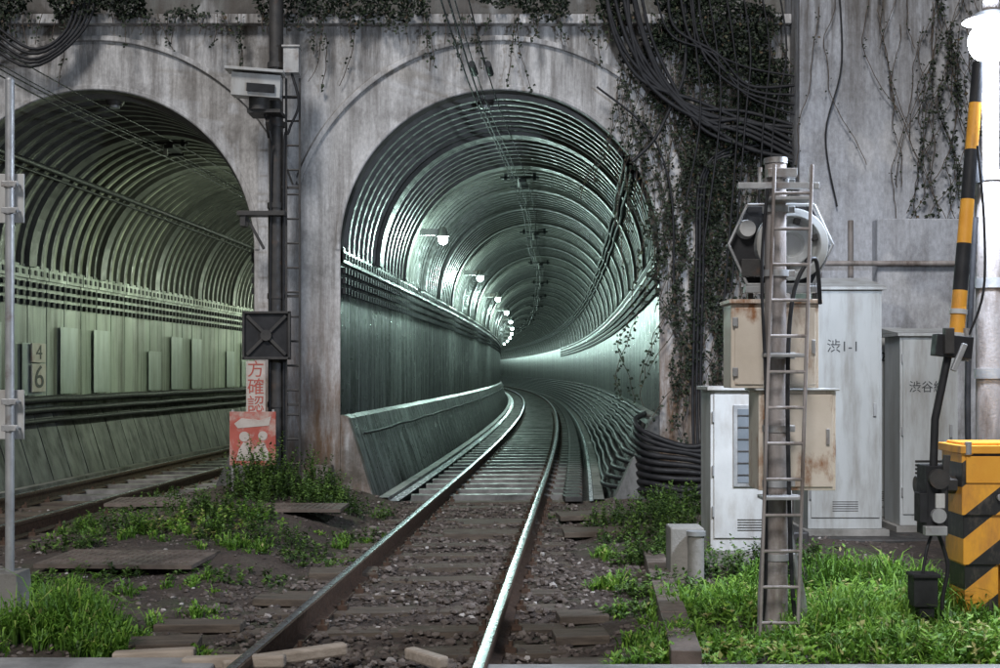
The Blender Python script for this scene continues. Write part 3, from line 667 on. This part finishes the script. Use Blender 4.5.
b.bx(1.29,1.78,6.98,7.22,1.27,1.74,'beige'); b.bx(1.275,1.795,6.95,7.25,1.742,1.765,'beige'); b.bx(1.31,1.76,6.968,6.978,1.29,1.72,'beige')
b.box((1.745,6.958,1.5),(0.02,0.015,0.08),'galv')
for z in (1.36,1.64): b.box((1.31,6.96,z),(0.03,0.015,0.05),'galv')
b.bx(1.44,1.87,6.96,7.24,0.70,1.255,'beige'); b.bx(1.46,1.85,6.948,6.958,0.72,1.235,'beige'); b.bx(1.42,1.885,6.93,7.26,1.256,1.268,'cab')
b.box((1.872,7.05,0.93),(0.03,0.06,0.10),'blacksteel'); b.box((1.82,6.94,1.0),(0.02,0.012,0.09),'galv')
b.tube(smooth([(1.78,6.95,1.74),(1.72,6.83,1.98),(1.60,6.80,1.80),(1.56,6.78,1.3),(1.58,6.78,0.3),(1.62,6.8,-0.1)]),0.013,'black')
b.tube(smooth([(1.6,7.0,0.70),(1.62,6.95,0.4),(1.68,6.95,0.1),(1.7,6.95,-0.12)]),0.022,'galv',10)
b.tube(smooth([(1.5,7.0,0.70),(1.47,6.95,0.45),(1.45,6.95,0.1),(1.45,6.95,-0.12)]),0.018,'galv',10)
b.tube(smooth([(1.45,6.78,2.35),(1.42,6.78,1.9),(1.44,6.77,1.2),(1.44,6.78,0.2),(1.4,6.8,-0.1)]),0.010,'black')
b.done(0.005)

# ------------------------------------------------------------------ cabinets
def cabinet(name, x0, x1, y0, y1, z0, z1, mat='cab', slope=0.0, doors=1, label=None, lsize=0.13, lz=None, louv=False, window=None):
    b = B(name)
    b.prism([(x0,y0,z0),(x1,y0,z0),(x1,y0,z1),(x0,y0,z1)],(0,y1-y0,0),mat)
    b.prism([(x0-.03,y0-.04,z1+.002),(x1+.03,y0-.04,z1+.002),(x1+.03,y0-.04,z1+.03),(x0-.03,y0-.04,z1+.03)],(0,y1-y0+.08,0),mat)
    if slope: b.prism([(x0-.03,y0-.04,z1+.032),(x0-.03,y1+.04,z1+.032),(x0-.03,y1+.04,z1+.032+slope)],(x1-x0+.06,0,0),mat)
    w = (x1-x0)/doors
    for i in range(doors):
        b.bx(x0+i*w+.025,x0+(i+1)*w-.025,y0-.014,y0-.001,z0+.10,z1-.03,mat)
        hx = x0+(i+1)*w-.07
        b.box((hx,y0-.022,(z0+z1)/2),(0.025,0.02,0.12),'galv')
        for z in (z0+.3,(z0+z1)/2,z1-.2): b.cyl((x0+i*w+.018,y0-.012,z-.04),(x0+i*w+.018,y0-.012,z+.04),0.009,'galv',n=8)
        if louv:
            for k in range(9): b.box((x0+(i+.5)*w,y0-.02,z0+.3+k*.035),(w*.5,0.015,0.012),'blacksteel',(0.5,0,0))
        for k in range(5): b.box((x0+(i+.5)*w,y0-.016,z0+.16+k*.02),(w*.35,0.006,0.006),'blacksteel')
    if window:
        wx0,wx1,wz0,wz1 = window
        b.bx(wx0-.03,wx1+.03,y0-.03,y0-.0145,wz0-.03,wz1+.03,'galv'); b.bx(wx0,wx1,y0-.034,y0-.0305,wz0,wz1,'glass')
        for k in range(6): b.box(((wx0+wx1)/2,y0-.037,wz0+.06+k*.09),((wx1-wx0),.004,.012),'blacksteel')
    b.bx(x0-.05,x1+.05,y0-.06,y1+.05,-0.3,z0-.002,'cement')
    o = b.done(0.006)
    if label: text(label, ((x0+x1)/2-.02,y0-.0165,lz), lsize, 'blackink', o)
    return o
cabinet('equipment_cabinet', 2.71,3.36,11.0,11.55,-0.02,2.08, slope=0.12, label='渋1-1', lz=1.58, lsize=0.125)
cabinet('equipment_cabinet', 3.38,3.78,11.9,12.3,-0.02,1.75, slope=0.0, label='  1-2', lz=1.5, lsize=0.12)
cabinet('equipment_cabinet', 3.60,4.12,11.25,11.7,-0.02,1.68, slope=0.06, doors=1, label='渋谷線', lz=1.22, lsize=0.11, louv=True)
cabinet('equipment_cabinet', 1.60,2.22,9.5,9.95,0.0,1.22, mat='white', window=(1.80,1.97,0.52,1.08))
b = B('concrete_stub')
b.bx(1.16,1.39,8.5,8.75,-0.2,0.30,'cement'); b.cyl((1.32,8.42,-0.2),(1.32,8.42,0.26),0.055,'cement'); b.cyl((1.32,8.42,0.26),(1.32,8.42,0.29),0.065,'galv'); b.done(0.012)
b = B('cabinet_foundation'); b.bx(2.3,4.4,10.75,12.6,-0.35,-0.075,'blacksteel'); b.bx(2.3,2.6,10.5,12,-0.3,0.02,'blacksteel'); b.done(0.02)
b = B('wall_conduit')
for x in (3.55,3.9,4.35): b.cyl((x,13.9,0),(x,13.9,R(2.4,3.4)),0.03,'polegrey',n=10)
b.cyl((3.4,13.7,2.55),(5.2,13.7,2.55),0.03,'polegrey',n=10); b.box((4.0,13.88,2.1),(0.25,0.12,0.35),'cab'); b.done(0.004)

# ------------------------------------------------------------------ crossing gate
b = B('crossing_gate')
b.bx(2.58,3.00,6.98,7.30,0.56,0.92,'stripe'); b.bx(2.565,3.015,6.96,7.32,0.905,0.95,'yellow'); b.bx(2.60,2.98,7.0,7.28,0.951,0.965,'yellow')
b.bx(2.595,2.98,7.00,7.28,0.28,0.56,'stripe'); b.bx(2.61,2.80,7.02,7.26,-0.12,0.28,'stripe')
b.bx(2.84,3.02,7.03,7.26,-0.12,0.28,'yellow'); b.bx(2.60,2.98,6.968,6.979,0.74,0.89,'yellow')
for x in (2.61,2.97): b.cyl((x,6.97,0.90),(x,6.97,0.97),0.02,'galv',n=8)
b.cyl((2.79,6.975,0.66),(2.79,6.955,0.66),0.02,'galv',n=12)
D_ = -0.05
b.box((2.43+D_,6.88,0.66),(0.12,0.16,0.38),'black'); b.cyl((2.43+D_,6.86,0.78),(2.43+D_,6.76,0.78),0.055,'blacksteel'); b.cyl((2.43+D_,6.86,0.58),(2.43+D_,6.77,0.58),0.04,'galv')
b.box((2.36+D_,6.85,0.62),(0.05,0.10,0.16),'black'); b.box((2.46+D_,6.80,0.70),(0.035,0.03,0.42),'blacksteel',(0,0.1,0)); b.box((2.41+D_,6.78,0.5),(0.12,0.05,0.05),'galv')
b.box((2.44+D_,6.79,0.66),(0.05,0.02,0.08),'white'); b.cyl((2.36,7.1,0.72),(2.60,7.1,0.72),0.05,'blacksteel')
b.box((2.44,6.95,0.74),(0.14,0.2,0.06),'blacksteel')
b.tube([(2.41+D_,6.82,0.70),(2.43+D_,6.84,1.1),(2.49+D_*.5,6.86,1.48)],0.022,'black',10)
b.box((2.48,6.86,1.50),(0.20,0.09,0.12),'black',(0,0.1,0)); b.box((2.44,6.80,1.53),(0.05,0.05,0.14),'blacksteel'); b.cyl((2.56,6.86,1.42),(2.56,6.86,1.60),0.03,'galv',n=12)
b.box((2.50,6.81,1.44),(0.03,0.03,0.16),'galv',(0,0.4,0))
A, Z = Vector((2.50,6.87,1.45)), Vector((2.66,6.95,3.08))
segs = [(0,.22,'yellow'),(.22,.38,'black'),(.38,.53,'yellow'),(.53,.70,'black'),(.70,.86,'yellow'),(.86,1,'black')]
for s0, s1, mt in segs: b.cyl(A.lerp(Z,s0),A.lerp(Z,s1),0.042-0.010*s0,mt,0.042-0.010*s1,n=16,caps=(s1==1))
for s0 in (0.06,0.14): b.cyl(A.lerp(Z,s0),A.lerp(Z,s0+0.016),0.048,'white',n=16)
b.tube(smooth([(2.56,6.84,1.55),(2.63,6.80,1.8),(2.64,6.82,2.2),(2.62,6.86,2.6)]),0.008,'black')
b.box((2.30,6.80,0.17),(0.13,0.11,0.16),'black'); b.box((2.30,6.79,0.26),(0.15,0.13,0.02),'black'); b.box((2.31,6.80,0.06),(0.08,0.08,0.06),'black')
b.tube(smooth([(2.37,6.85,0.48),(2.33,6.82,0.40),(2.30,6.80,0.27)]),0.010,'black'); b.cyl((2.31,6.8,0.05),(2.31,6.8,-0.14),0.02,'blacksteel',n=10)
b.tube(smooth([(2.40,6.85,0.48),(2.45,6.84,0.3),(2.42,6.84,0.1),(2.44,6.86,-0.12)]),0.012,'black')
b.done(0.006)

# ------------------------------------------------------------------ street lamp (lit)
b = B('street_lamp')
X, Y = 2.99, 7.62
b.cyl((X,Y,-0.15),(X,Y,2.55),0.085,'polegrey'); b.cyl((X,Y,2.55),(X,Y,3.62),0.05,'polegrey')
for z in (0.9,1.35,1.9,2.55): b.cyl((X,Y,z-0.03),(X,Y,z+0.03),0.094,'galv')
b.cyl((X-0.07,Y-0.17,3.45),(X-0.07,Y-0.17,3.50),0.16,'galv',0.08,n=20); b.box((X-0.02,Y-0.07,3.47),(0.05,0.16,0.05),'galv')
b.sphere((X-0.07,Y-0.17,3.33),0.125,'glow2',24)
b.tube(smooth([(X-0.1,Y-0.06,3.1),(X-0.13,Y-0.08,2.8),(X-0.1,Y-0.09,2.5)]),0.025,'black')
b.tube(smooth([(X-0.1,Y-0.02,2.3),(X-0.14,Y,1.2),(X-0.1,Y,0.0)]),0.018,'black')
o = b.done(0.0)
l = bpy.data.lights.new('lamp_light','POINT'); l.energy = 820; l.color = (0.70,0.81,1.0); l.shadow_soft_size = 0.12
lo = bpy.data.objects.new('lamp_light', l); S.collection.objects.link(lo); lo.location = (X-0.20,Y-0.62,3.26); lo.parent = o

# ------------------------------------------------------------------ light, world, camera
w = bpy.data.worlds.new('World'); S.world = w; w.use_nodes = True
nt = w.node_tree; sky = nt.nodes.new('ShaderNodeTexSky'); sky.sky_type = 'NISHITA'; sky.sun_disc = False
el, az = math.radians(42), math.radians(195)
sky.sun_elevation = el; sky.sun_rotation = az
bg = nt.nodes['Background']; bg.inputs[1].default_value = 0.035; nt.links.new(sky.outputs[0], bg.inputs[0])
sl = bpy.data.lights.new('street_fill','SUN'); sl.energy = 2.15; sl.angle = math.radians(14); sl.color = (1.0,0.97,0.96)  # added night fill from behind the camera, stands in for street light
so = bpy.data.objects.new('street_fill', sl); S.collection.objects.link(so)
sd = Vector((math.sin(az)*math.cos(el), math.cos(az)*math.cos(el), math.sin(el)))
so.rotation_euler = sd.to_track_quat('Z','Y').to_euler()
cam = bpy.data.cameras.new('camera'); cam.lens = 45; cam.sensor_width = 36; cam.shift_y = 0.038; cam.clip_end = 600
co = bpy.data.objects.new('camera', cam); S.collection.objects.link(co); co.location = (0,0,1.36); co.rotation_euler = (math.radians(90),0,0)
S.camera = co
S.view_settings.view_transform = 'Standard'; S.view_settings.look = 'None'; S.view_settings.exposure = 0
